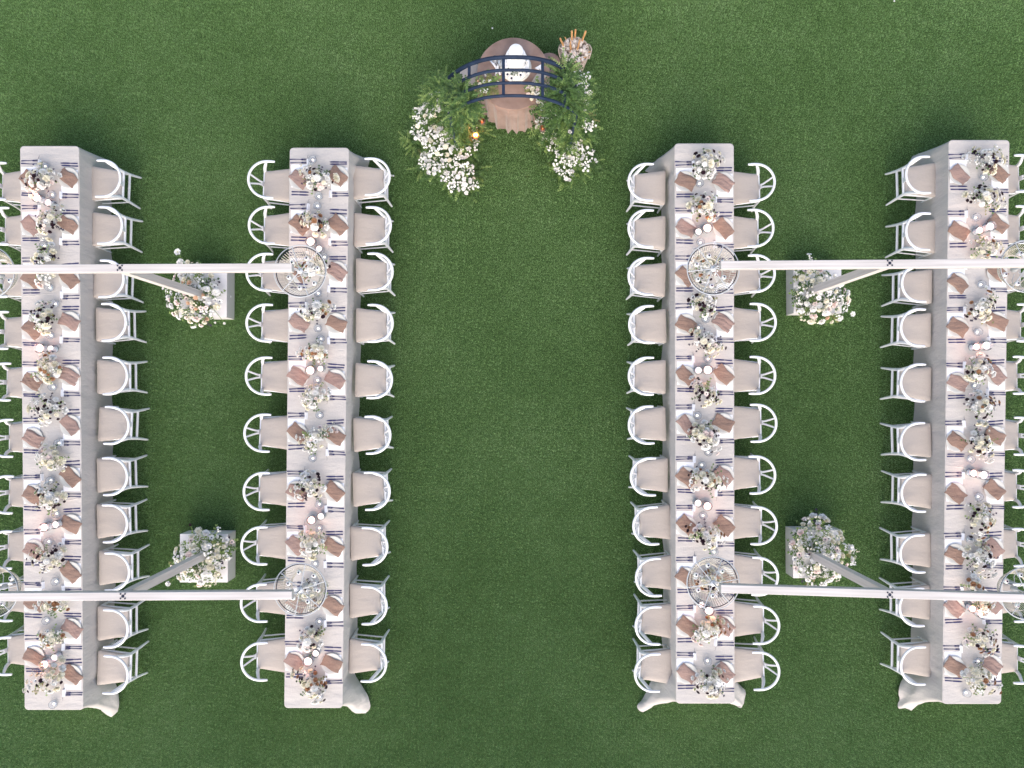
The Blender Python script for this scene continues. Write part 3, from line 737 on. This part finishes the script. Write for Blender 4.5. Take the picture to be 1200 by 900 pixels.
for k, (bo, e1, e2, pl, nm) in enumerate(FRM):
    b = at(*bo, BZ+.045); p1 = at(*e1, BZ+.045); p2 = at(*e2, BZ+.045)
    pc = at(*pl, .3)
    pr = at(*pl, .3)
    planter_box(pr, f'square white planter box under flowers at the foot of the {nm} timber post')
    d = (p1-p2); ang = math.atan2(d.y, d.x); mid = (p1+p2)/2
    fr = thing('timber_gibbet', f'whitewashed timber post and long overhead beam holding the chandelier, {nm}', 'post and beam', (b.x, b.y, 0), 0, 'whitewashed post and beam frames')
    bm_ = MB().box((0,0,0), (d.length, .088, .09), bev=.004).build('beam', M['beam'], fr, loc=(mid.x-b.x, mid.y-b.y, BZ)); bm_.rotation_euler = (0,0,ang)
    MB().box((0,0,(.28+BZ-.047)/2), (.09,.09,BZ-.047-.31), ang, bev=.005).build('post', M['postw'], fr)
    bp = MB(); bp.box((0,0,BZ+.0465), (.034,.010,.002), ang+R(45)); bp.box((0,0,BZ+.0478), (.010,.034,.002), ang+R(45)); bp.ring((0,0,BZ+.0466), .014, .003, 12, 5); bp.build('bracket_plate', M['iron'], fr)
    for sx in (-1,1):
        for sy in (-1,1):
            MB().lathe([(.009,0),(.009,.005),(.005,.008),(0,.009)], 8).build('bolt', M['iron'], fr, loc=(sx*.024, sy*.024, BZ+.0465))
    for kk, q in enumerate((p1, p2)):
        off = d.normalized()*(.02 if kk == 0 else -.02)
        sg = 1 if kk == 0 else -1
        hk = MB().tube([(q.x-b.x-sg*d.normalized().x*.05, q.y-b.y, BZ-.02),(q.x-b.x-off.x*.0, q.y-b.y, BZ-.035),(q.x-b.x+off.x, q.y-b.y, BZ-.045)], .008, 6).build('hook', M['chrome'], fr)
        side = {('upper left',0):'over the inner left table, upper one',('upper left',1):'cut by the left photo edge, upper one',('lower left',0):'over the inner left table, lower one',('lower left',1):'cut by the left photo edge, lower one',
                ('upper right',0):'over the inner right table, upper one',('upper right',1):'cut by the right photo edge, upper one',('lower right',0):'over the inner right table, lower one',('lower right',1):'cut by the right photo edge, lower one'}[(nm,kk)]
        chandelier(Vector((q.x+off.x, q.y, 2.30)), f'round rattan chandelier with six spokes {side}', k*7+kk)
    # flowers heaped on the planter
    rn = random.Random(300+k)
    blobs = {0: [((226,330),.45,.26),((240,350),.5,.22),((215,355),.5,.2),((232,368),.42,.16),((205,345),.48,.12)],
             1: [((222,655),.5,.22),((238,640),.5,.22),((250,650),.45,.2),((240,670),.48,.2),((215,665),.42,.16),((262,640),.4,.12)],
             2: [((950,322),.45,.2),((965,340),.5,.24),((955,360),.45,.22),((975,365),.45,.16),((945,345),.4,.18),((985,350),.45,.12)],
             3: [((955,625),.5,.24),((940,640),.4,.16),((970,640),.52,.24),((950,660),.45,.22),((975,665),.48,.18),((955,678),.42,.16),((990,650),.5,.13)]}[k]
    root = thing('flower_arrangement', f'heap of white, blush and green flowers on the {nm} planter box', 'flower arrangement', (pr.x, pr.y, .306), 0, 'flower heaps on the planter boxes')
    placed = []; mb = MB()
    pal = [('rose_w',3,.04,.058),('rose_b',.9,.04,.055),('rose_c',3,.03,.055),('spray',8,.045,.070),('spray_c',2,.035,.05),('anem',2.4,.035,.046),('dahlia_w',1.5,.045,.062),('peach',.12,.03,.04)]
    for (pp, z, r_) in blobs:
        c = at(*pp, z) - Vector((pr.x, pr.y, .306)); tries = 0; cnt = 0
        while cnt < int(560*r_*r_)+4 and tries < 400:
            tries += 1; kd, _, a_, b_ = weighted(rn, pal); r = rn.uniform(a_, b_)
            an = rn.random()*6.283; dd = math.sqrt(rn.random())
            x = c.x+dd*r_*math.cos(an); y = c.y+dd*r_*math.sin(an); z2 = max(.03, c.z+.14*(1-dd*dd)+rn.uniform(-.06,.06))
            if any((x-q[0])**2+(y-q[1])**2 < ((r+q[2])*.70)**2 for q in placed): continue
            if (x+pr.x-b.x)**2+(y+pr.y-b.y)**2 < .06**2: continue
            placed.append((x, y, r)); cnt += 1
            put_bloom(root, kd, rn, (x, y, z2), (x*1.0+rn.uniform(-.1,.1), y*1.0+rn.uniform(-.1,.1), .35), r)
        for q in range(int(18*r_/.2)):
            an = rn.random()*6.28; dv = Vector((math.cos(an), math.sin(an), rn.uniform(.1,1)))
            sprig(mb, rn, Vector((c.x, c.y, max(.02, c.z-.12)))+dv*.04, dv, r_*rn.uniform(.6,1.1), 5, .042, .02, rn.choice([0,0,0,1,1,3,2] if rn.random() < .5 else [0,1]), .5)
    f = mb.build('foliage', leaf_mats(), root); f['kind'] = 'stuff'
    # long stems straying out
    stray = {0: [((208.5,295.5),.75,'daisy',.05),((211,307),.7,'rose_w',.05),((220,307),.62,'rose_c',.035),((191,338),.5,'rose_w',.02),((197,349),.5,'spray',.04),((263,379),.35,'daisy',.02),((252,378),.3,'rose_w',.018)],
             1: [((256,621),.6,'spray',.045),((197,684),.45,'rose_w',.04),((223,615),.6,'wine',.022)],
             2: [((999,368),.5,'daisy',.04),((992,357),.5,'spray',.04),((948,301),.6,'spray',.05),((994,342),.5,'rose_w',.03)],
             3: [((1000,661),.6,'spray',.05),((997,642),.6,'rose_w',.05),((947,611),.55,'spray',.05),((958,608),.6,'spray_c',.045),((950,684),.4,'spray',.05),((1005,645),.5,'spray_c',.03)]}[k]
    for (pp, z, kd, r) in stray:
        q = at(*pp, z)-Vector((pr.x, pr.y, .306)); put_bloom(root, kd, rn, q, (q.x*.3, q.y*.3, 1), r)
        MB().tube([(q.x*.4, q.y*.4, .05), (q.x*.75, q.y*.75, q.z*.8), (q.x, q.y, q.z-.01)], .0035, 5).build('stem', M['lime'], root)

# ------------------------------------------------------------------ sweetheart table
rt = at(601.5, 86.4, TZ)
RR = .472
def round_cloth():
    mb = MB(); N = 240; rn = random.Random(3); vs = []; fs = []; rows = 12
    ph = [rn.random()*6 for _ in range(6)]
    rings = [(0.995, TZ+.004, 0)] + [(1, TZ-(j/rows)*(TZ-.01), j/rows) for j in range(rows+1)]
    for (s, z, k) in rings:
        for i in range(N):
            a = 2*math.pi*i/N
            wv = (1-1.9*abs(math.sin(a*13+ph[0]+1.2*math.sin(a*3+ph[1])))**.7)*.75+math.sin(a*37+ph[2]+math.sin(a*5))*.2
            r = RR*s + .004 + (k**.7)*(.035+.045*wv) + .02*k*math.sin(a*2+ph[3])
            vs.append((r*math.cos(a), r*math.sin(a), z + .012*k*(math.sin(a*9+ph[4])+1)))
    for j in range(len(rings)-1):
        for i in range(N): fs.append((j*N+i, j*N+(i+1)%N, (j+1)*N+(i+1)%N, (j+1)*N+i))
    fs.append(tuple(range(N)))
    mb.add(vs, fs); return mb
o = round_cloth().build('tablecloth', M['velvet'], loc=(rt.x, rt.y, 0))
tag(o, 'brown velvet cloth falling in folds over the small round couple table', 'tablecloth')
def on_rt(px, py, z=TZ+.005): return at(px, py, z)
cb = at(604.5, 80, .80)
cake = thing('tiered_cake', 'tall white three-tier cake with dark-centred anemones on its lower tier, on round table', 'cake', (cb.x, cb.y, TZ+.005))
MB().lathe([(.08,0),(.085,.006),(.03,.02),(.03,.05),(.20,.062),(.203,.070),(.198,.074),(0,.074)], 40).build('cake_stand', M['plate'], cake)
icing = vary(mat('white_icing', (.86,.86,.86), .5), (.83,.83,.84), (.88,.88,.88), 10, 3, .3, 40, .002)
for (r, z0, z1, dy) in ((.175,.0745,.19,0),(.128,.1905,.33,.03),(.092,.3305,.46,.035)):
    MB().lathe([(r*.99,z0),(r,z0+.006),(r,z1-.008),(r*.985,z1-.002),(r*.94,z1),(0,z1)], 40).build('cake_tier', icing, cake, loc=(0,dy,0))
rn = random.Random(8)
for (px, py) in ((605.5,75.3),(614.8,73.3),(596,80.5),(594.8,86.5),(599.5,91),(610,87.2),(616.8,83.6)):
    q = at(px, py, .985); q = Vector((q.x-cb.x, q.y-cb.y, 0)); zz = .205
    put_bloom(cake, 'anem_big', rn, (q.x, q.y, zz), (q.x, q.y, .5), .042)
mb = MB()
for k in range(7):
    a = rn.uniform(3.4, 6.0); sprig(mb, rn, Vector((.0,-.06,.2)), Vector((math.cos(a), math.sin(a)*.8, .3)), .10, 4, .03, .012, 0, .4)
f = mb.build('leaf_garnish', leaf_mats(), cake); f['kind'] = 'stuff'
# things around the cake
def wine_glass(px, py, label):
    p = on_rt(px, py, .85); o = thing('wine_glass', label, 'glass', (p.x, p.y, TZ+.005))
    MB().lathe([(.034,0),(.034,.003),(.005,.007),(.004,.08)], 18).build('foot', M['glass'], o)
    MB().lathe([(.004,.08),(.022,.088),(.037,.12),(.036,.16),(.031,.19),(.029,.19),(.034,.16),(.035,.12),(.0,.086)], 18).build('cup', M['glass'], o)
wine_glass(580, 72, 'clear stemmed glass behind the white ribbon, left of the cake')
wine_glass(586, 76, 'clear stemmed glass closest to the left side of the cake')
rb = MB()
q = on_rt(581, 80)
for (dx0, dy0, dx1, dy1) in ((-.07,.10,.02,-.02),(.05,.10,.01,-.06),(.02,-.02,.0,-.10),(.02,0,.06,-.09)):
    v0 = Vector((dx0,dy0,.012)); v1 = Vector((dx1,dy1,.006)); u = (v1-v0).normalized(); s_ = Vector((-u.y,u.x,0))*.014; m_ = (v0+v1)/2+Vector((0,0,.02))
    rb.add([v0-s_,v0+s_,m_+s_,m_-s_,v1+s_,v1-s_], [(0,1,2,3),(3,2,4,5)])
ro = rb.build('ribbon', M['card'], loc=q); sm = ro.modifiers.new('thick','SOLIDIFY'); sm.thickness = .002
tag(ro, 'white ribbon folded into a V on the brown cloth left of the cake', 'ribbon')
q = on_rt(632, 80); nb = MB().add([(-.06,0,0),(.05,.06,0),(.05,-.055,0),(-.06,0,.012),(.05,.06,.018),(.05,-.055,.010)], [(0,2,1),(3,4,5),(0,1,4,3),(1,2,5,4),(2,0,3,5)]).build('napkin', M['card'], loc=q, smooth=False)
tag(nb, 'white napkin folded to a triangle, right of the cake', 'napkin')
q = on_rt(632, 92); nb = link('napkin', NAP[3].copy(), None, q, (0,0,R(60)), .8); nb.data.materials[0] = M['cushion']
tag(nb, 'crumpled pale beige napkin below the white triangle napkin, right of the cake', 'napkin')
# flower bunch on the round table, right, and foliage trailing left
def bunch(name, label, px, py, z, n, R0, pal, nspr, seed, mis, base=None):
    rn = random.Random(seed); p = at(px, py, z); zb = TZ+.005 if base is None else base
    o = thing(name, label, 'flower bunch', (p.x, p.y, zb)); placed = []; tr = 0
    link('bowl', bowl_me, o, scale=.8)
    while len(placed) < n and tr < 300:
        tr += 1; kd, _, a_, b_ = weighted(rn, pal); r = rn.uniform(a_, b_)
        an = rn.random()*6.28; d = math.sqrt(rn.random()); x = d*R0*math.cos(an)*1.2; y = d*R0*math.sin(an)
        if any((x-q[0])**2+(y-q[1])**2 < ((r+q[2])*.75)**2 for q in placed): continue
        placed.append((x,y,r)); put_bloom(o, kd, rn, (x,y,z-zb+.04*(1-d)), (x,y,.3), r)
    mb = MB()
    for k in range(nspr):
        an = rn.random()*6.28; dv = Vector((math.cos(an), math.sin(an), rn.uniform(.1,.9)))
        sprig(mb, rn, Vector((0,0,.06)), dv, R0*rn.uniform(.8,1.5), 5, .045, .02, rn.choice(mis), .5)
    f = mb.build('foliage', leaf_mats(), o); f['kind'] = 'stuff'
bunch('flower_bunch', 'small cream and peach bunch at the lower right edge of the round table', 628, 106, .85, 14, .12, [('rose_c',3,.025,.04),('spray',3,.025,.04),('rose_b',2,.025,.035),('peach',.6,.02,.028)], 12, 5, [1,3,0])
bunch('flower_bunch', 'yellow-green foliage bunch with few white blooms, left edge of the round table', 570, 100, .88, 9, .14, [('spray',3,.02,.035),('rose_c',1,.02,.03),('peach',1,.014,.02)], 46, 6, [1,3,3,1])

# seats tucked at the round table
def stool(px, py, label, rz, m):
    p = at(px, py, .47); o = thing('upholstered_stool', label, 'stool', (p.x, p.y, 0), rz)
    MB().lathe([(.15,.40),(.165,.405),(.168,.44),(.160,.462),(.12,.472),(0,.476)], 28, sx=1, sy=.9).build('seat', m, o)
    for a in range(4):
        an = R(45+90*a); MB().tube([(.15*math.cos(an),.14*math.sin(an),0),(.115*math.cos(an),.105*math.sin(an),.40)], [.010,.016], 8).build('leg', M['bamboo'], o)
stool(553, 86, 'grey-beige fabric stool half hidden behind the left end of the navy arch', 0, M['cushion'])
stool(643, 74, 'brown fabric stool peeping out between round table and right foliage', .3, M['brownrose'])

# ------------------------------------------------------------------ navy arch
ya = at(600, 113, 2.2).y; yb = at(600, 67, 2.22).y
arch = thing('garden_arch', 'navy steel garden arch of four curved bars above the round table', 'arch', (0, (ya+yb)/2, 0))
ac = at(601, 67, 2.22).x
HW, CRN = .757, 2.22; SPR = CRN-.54
bars = [yb + (ya-yb)*k/3 - (ya+yb)/2 for k in range(4)]
def archz(x):
    return CRN - .54*abs(x/HW)**2.5
for bi, y in enumerate(bars):
    pts = [(ac-HW, y, .0), (ac-HW, y, .8), (ac-HW, y, SPR-.03)]
    for k in range(33):
        x = HW*(k/16-1); pts.append((ac+x, y, archz(x)))
    pts += [(ac+HW, y, SPR-.03), (ac+HW, y, .8), (ac+HW, y, .0)]
    MB().tube(pts, .024 if bi == 0 else .019, 8).build('curved_bar', M['navy'], arch)
for x in (-.50, -.105, .335, .60):
    z = archz(x)
    nb_ = len(bars)-1 if x > -.3 else 1
    MB().box((ac+x, (bars[0]+bars[nb_])/2, z), (.034, abs(bars[nb_]-bars[0])-.03, .022), bev=.003).build('cross_bar', M['navy'], arch, smooth=False)
for s in (-1, 1):
    for z in (.35, .8, 1.25):
        MB().box((ac+s*HW, 0, z), (.022, abs(bars[3]-bars[0])-.03, .022), bev=.003).build('cross_bar', M['navy'], arch, smooth=False)

# ------------------------------------------------------------------ flower banks at the arch feet
def bank(label, bl, fo, seed, lights, n_max=290):
    rn = random.Random(seed); c0 = at(*bl[0][0], bl[0][1]); root = thing('flower_bank', label, 'flower bank', (c0.x, c0.y, 0)); placed = []
    mb = MB()
    for (pp, z, r_, mis, dens) in fo:
        c = at(*pp, z)-Vector((c0.x, c0.y, 0))
        for q in range(int(270*r_*dens)):
            an = rn.random()*6.28; dd = math.sqrt(rn.random())*r_
            st = Vector((c.x+dd*math.cos(an)*.8, c.y+dd*math.sin(an)*.8, max(.02, c.z+rn.uniform(-.18,.05))))
            dv = Vector((math.cos(an)+rn.uniform(-.5,.5), math.sin(an)+rn.uniform(-.5,.5), rn.uniform(-.2,.9)))
            sprig(mb, rn, st, dv, rn.uniform(.09,.19), 7, .029, .0125, rn.choice(mis), .5)
        # stems down to the ground
        mb.tube([(c.x*.6, c.y*.6, 0), (c.x*.9, c.y*.9, c.z*.5), (c.x, c.y, c.z-.05)], .006, 5, mi=0)
    pal = [('spray',5,.040,.066),('rose_w',1.5,.026,.040),('dahlia_w',.8,.028,.042)]
    for (pp, z, r_, n) in bl:
        c = at(*pp, z)-Vector((c0.x, c0.y, 0)); tr = 0; k = 0
        for q in range(int(60*r_/.2)):
            an = rn.random()*6.28; dd = math.sqrt(rn.random())*r_
            st = Vector((c.x+dd*math.cos(an), c.y+dd*math.sin(an), max(.02, c.z-rn.uniform(.0,.14))))
            sprig(mb, rn, st, Vector((rn.uniform(-1,1), rn.uniform(-1,1), rn.uniform(0,.6))), .14, 5, .042, .017, rn.choice([0,0,1]), .5)
        n = int(n*1.35)
        while k < n and tr < n*14 and len(placed) < n_max:
            tr += 1; kd, _, a_, b_ = weighted(rn, pal); r = rn.uniform(a_, b_)
            an = rn.random()*6.28; dd = math.sqrt(rn.random()); x = c.x+dd*r_*math.cos(an); y = c.y+dd*r_*math.sin(an)
            if any((x-q[0])**2+(y-q[1])**2 < ((r+q[2])*.62)**2 for q in placed): continue
            placed.append((x,y,r)); k += 1
            put_bloom(root, kd, rn, (x, y, max(.06, c.z+.05+.08*(1-dd)+rn.uniform(-.03,.06))), (rn.uniform(-.3,.3), rn.uniform(-.3,.3), .6), r)
    f = mb.build('foliage', leaf_mats(), root); f['kind'] = 'stuff'
bank('dense bank of small white blossoms and greenery at the left foot of the arch',
     [((520,165),.50,.24,36),((500,138),.62,.17,20),((498,155),.5,.16,18),((530,180),.42,.24,30),((512,190),.38,.2,22),((538,205),.3,.22,26),((548,218),.22,.12,8),((545,158),.5,.15,13),((512,124),.72,.12,7),((530,130),.72,.13,9),((534,118),.9,.07,4),((551,168),.4,.1,6),((537,152),.95,.08,6),((539,163),.72,.08,6)],
     [((531,138),1.25,.08,[0,0,1],1.6),((534,149),.95,.08,[0,1],1.6),((537,159),.68,.08,[0,1],1.4),((516,100),1.35,.12,[0,0,1],1.0),((506,101),1.2,.10,[0,1,1],.7),((531,105),1.85,.09,[0,0,0,1],1.7),((540,104),1.95,.08,[0,0,1],1.6),((538,116),1.9,.12,[0,0,1],1.9),((548,113),2.05,.07,[0,0,1],1.6),((547,124),2.0,.08,[0,0,1],1.8),((537,128),1.95,.08,[0,0,1],1.8),((541,130),1.6,.12,[0,0,1],1.8),((548,136),1.1,.14,[0,0,1],1.5),((552,143),.75,.11,[0,0,1],1.1),((484,165),.35,.10,[1,1,3],.5),((564,155),.35,.05,[1,1],.5),((558,200),.2,.10,[0,0,1],.6),((496,192),.2,.12,[0,1],.45),((530,220),.15,.10,[0,0],.6),((508,115),.95,.12,[0,1],.9),((478,160),.3,.05,[1,1],.4)], 71, None)
bank('looser bank of white blossoms and feathery greenery at the right foot of the arch',
     [((668,180),.40,.2,26),((680,97),1.1,.10,8),((684,110),1.0,.08,6),((636,148),.6,.1,7),((652,138),.75,.1,5),((668,148),.6,.07,3),((654,163),.45,.12,9),((684,186),.35,.15,12),((660,195),.3,.13,10),((666,206),.2,.09,6),((634,122),.8,.06,3),((645,170),.4,.08,3),((668,158),.95,.07,5),((666,168),.65,.08,6),((660,143),1.1,.09,6),((682,125),1.2,.08,5),((689,150),.75,.07,4),((648,150),.85,.07,5)],
     [((676,120),1.75,.08,[0,0,1],1.8),((675,128),1.5,.07,[0,0,1],1.8),((671,136),1.3,.08,[0,0,1],1.7),((669,150),1.0,.08,[0,1],1.6),((667,162),.7,.08,[0,1],1.4),((662,86),2.0,.12,[0,0,1],1.8),((668,97),1.95,.13,[0,0,0],1.9),((661,104),2.0,.10,[0,0,0],1.9),((665,116),1.9,.12,[0,0,0],1.9),((657,130),1.6,.12,[0,0,0],1.8),((650,108),1.5,.07,[0,0],1.4),((648,122),1.3,.09,[0,0,1],1.4),((645,138),.8,.11,[0,0,1],1.2),((672,125),1.0,.12,[0,1,1],1.2),((682,137),.75,.10,[1,1,3],1.0),((683,155),.5,.13,[1,1,0],1.2),((669,165),.45,.14,[0,1],1.2),((650,158),.5,.10,[0,0,1],1.0),((694,192),.15,.07,[0,1],.4),((650,192),.2,.08,[0,0],.5),((675,200),.2,.09,[0,1],.6),((708,197),.1,.04,[0,0],.4)], 72, None)
for (px, py, z, s, lab) in ((557.5,159,.80,1.9,'glowing orange lantern among the flowers of the left bank'),(565,142.5,.85,.9,'small amber lantern above the glowing one, left bank'),(636,151,.85,.7,'small amber lantern in the right bank below the table')):
    p = at(px, py, z); o = thing('lantern', lab, 'lantern', (p.x, p.y, 0))
    MB().lathe([(.03,0),(.03,.008),(.004,.012),(.004,z-.06),(.026,z-.05)], 12).build('stand', M['leaf'], o)
    MB().lathe([(.030,z-.05),(.040,z-.03),(.042,z+.03),(.036,z+.05),(.033,z+.05),(.038,z+.03),(.036,z-.03),(.0,z-.045)], 16).build('glass_shade', glassy('amber_glass', (1,.55,.22), op=.12), o)
    MB().lathe([(.0,z-.04),(.018*s,z-.01),(.014*s,z+.025),(.0,z+.045)], 10).build('flame', M['hot'] if s > 1 else M['p_peach'], o)
    if s > 1:
        ld = bpy.data.lights.new('lantern_glow', 'POINT'); ld.energy = .8; ld.color = (1,.36,.12); ld.shadow_soft_size = .03
        lo = bpy.data.objects.new('lantern_glow', ld); COL.objects.link(lo); lo.parent = o; lo.location = (0,0,z+.09)

# ------------------------------------------------------------------ basket of rolled paper parasols
bp_ = at(673.5, 60.5, .52)
bk = thing('wicker_basket', 'pale oval wicker basket with loop handle beside the round table', 'basket', (bp_.x, bp_.y, 0))
mb = MB(); rows = 25
for j in range(rows):
    k = j/(rows-1); r = .145+.04*k
    n = 44; vs = []
    for i in range(n):
        a = 2*math.pi*i/n; rr = r+.004*math.cos(i*math.pi+j*math.pi)
        vs.append((rr*math.cos(a), rr*math.sin(a)*1.02, .012+k*.50))
    mb.tube(vs+[vs[0]], .0115, 5, cap=False)
f = mb.build('weave', M['wicker'], bk); f['kind'] = 'stuff'
MB().lathe([(.0,.01),(.13,.012),(.132,.02),(0,.022)], 24).build('bottom', M['wicker'], bk)
MB().ring((0,0,.525), .188, .013, 40, 7).build('rim', M['wicker'], bk)
for s in (1, -1):
    hpts = [(s*(.188+.03*math.sin(math.pi*k/10)), -.10+.2*k/10, .52+.05*math.sin(math.pi*k/10)) for k in range(11)]
    MB().tube(hpts, .009, 6).build('handle', M['wicker'], bk)
rn = random.Random(91)
n = 0; spots = []
while len(spots) < 40:
    x, y = rn.uniform(-.165,.165), rn.uniform(-.165,.165)
    if x*x+y*y > .165**2 or any((x-a)**2+(y-b)**2 < .040**2 for a, b in spots): n += 1; 
    else: spots.append((x, y))
    if n > 4000: break
spots.sort(key=lambda s: s[1])
PW = ['handle leaning far left','long handle at the back left','long handle at the back','thick handle at the back right','handle at the right']
HD = []
for tx_, ty_ in ((-.13,.05),(-.07,.11),(.01,.14),(.10,.10),(.03,.04),(-.06,.03)):
    HD.append(min([q for q in range(len(spots)) if q not in HD], key=lambda q: (spots[q][0]-tx_)**2+(spots[q][1]-ty_)**2))
for i, (x, y) in enumerate(spots):
    o = None
    hd = i in HD
    tx, ty = x*.45+rn.uniform(-.02,.02), y*.45+rn.uniform(-.02,.02)
    L = rn.uniform(.53,.60)
    o = thing('rolled_parasol', ('cream paper parasol with bamboo handle up' if hd else 'rolled cream paper parasol packed') + ' in the wicker basket, one of a tight bundle', 'parasol', (bp_.x, bp_.y, 0), 0, 'rolled paper parasols in the basket')
    if hd:
        o['label'] = f'rolled cream parasol whose bamboo handle stands {["leftmost","second from left","third from left","fourth from left","fifth from left","rightmost"][sorted(HD, key=lambda q: spots[q][0]).index(i)]} in the wicker basket'
    pts = [(tx, ty, .03), (x*.8, y*.8, .3), (x*1.0, y*1.0, L)]
    m_ = MB(); base = [Vector(p) for p in pts]
    # pleated roll: star-shaped section
    vs = []; fs = []; ns = 12
    for j, p in enumerate(base):
        for k in range(ns):
            a = 2*math.pi*k/ns; r = (.014,.020,.029)[j]*(1 if k % 2 else .62)
            vs.append((p.x+r*math.cos(a), p.y+r*math.sin(a), p.z))
    for j in range(2):
        for k in range(ns): fs.append((j*ns+k, j*ns+(k+1)%ns, (j+1)*ns+(k+1)%ns, (j+1)*ns+k))
    fs.append(tuple(2*ns+k for k in range(ns)))
    m_.add(vs, fs).build('paper', M['paper'], o, smooth=False)
    Lh = rn.uniform(.14,.22) if hd else .02
    dx = x*.35; dy = y*.25+.01
    MB().tube([(x, y, L-.01), (x+dx, y+dy, L+Lh)], .013 if hd else .006, 7).build('handle', M['bamboo'] if (hd or i % 3 == 0) else M['paper'], o)

# ------------------------------------------------------------------ petals dropped on the grass
pm = MB().add([(0,-.014,.0),(.018,0,.004),(0,.014,.0),(-.016,0,.005)], [(0,1,2,3)]).mesh('fallen_petal', M['p_white'])
for (px, py, lab) in ((1048,1,'white petal on the lawn at the top photo edge'),(461,206,'white petal lying on the lawn left of the left flower bank'),(577,33,'pale petal lying on the lawn above the round table')):
    p = at(px, py, .03); o = link('fallen_petal', pm, None, p, (0,0,px)); tag(o, lab, 'petal')
    o.modifiers.new('thick','SOLIDIFY').thickness = .002
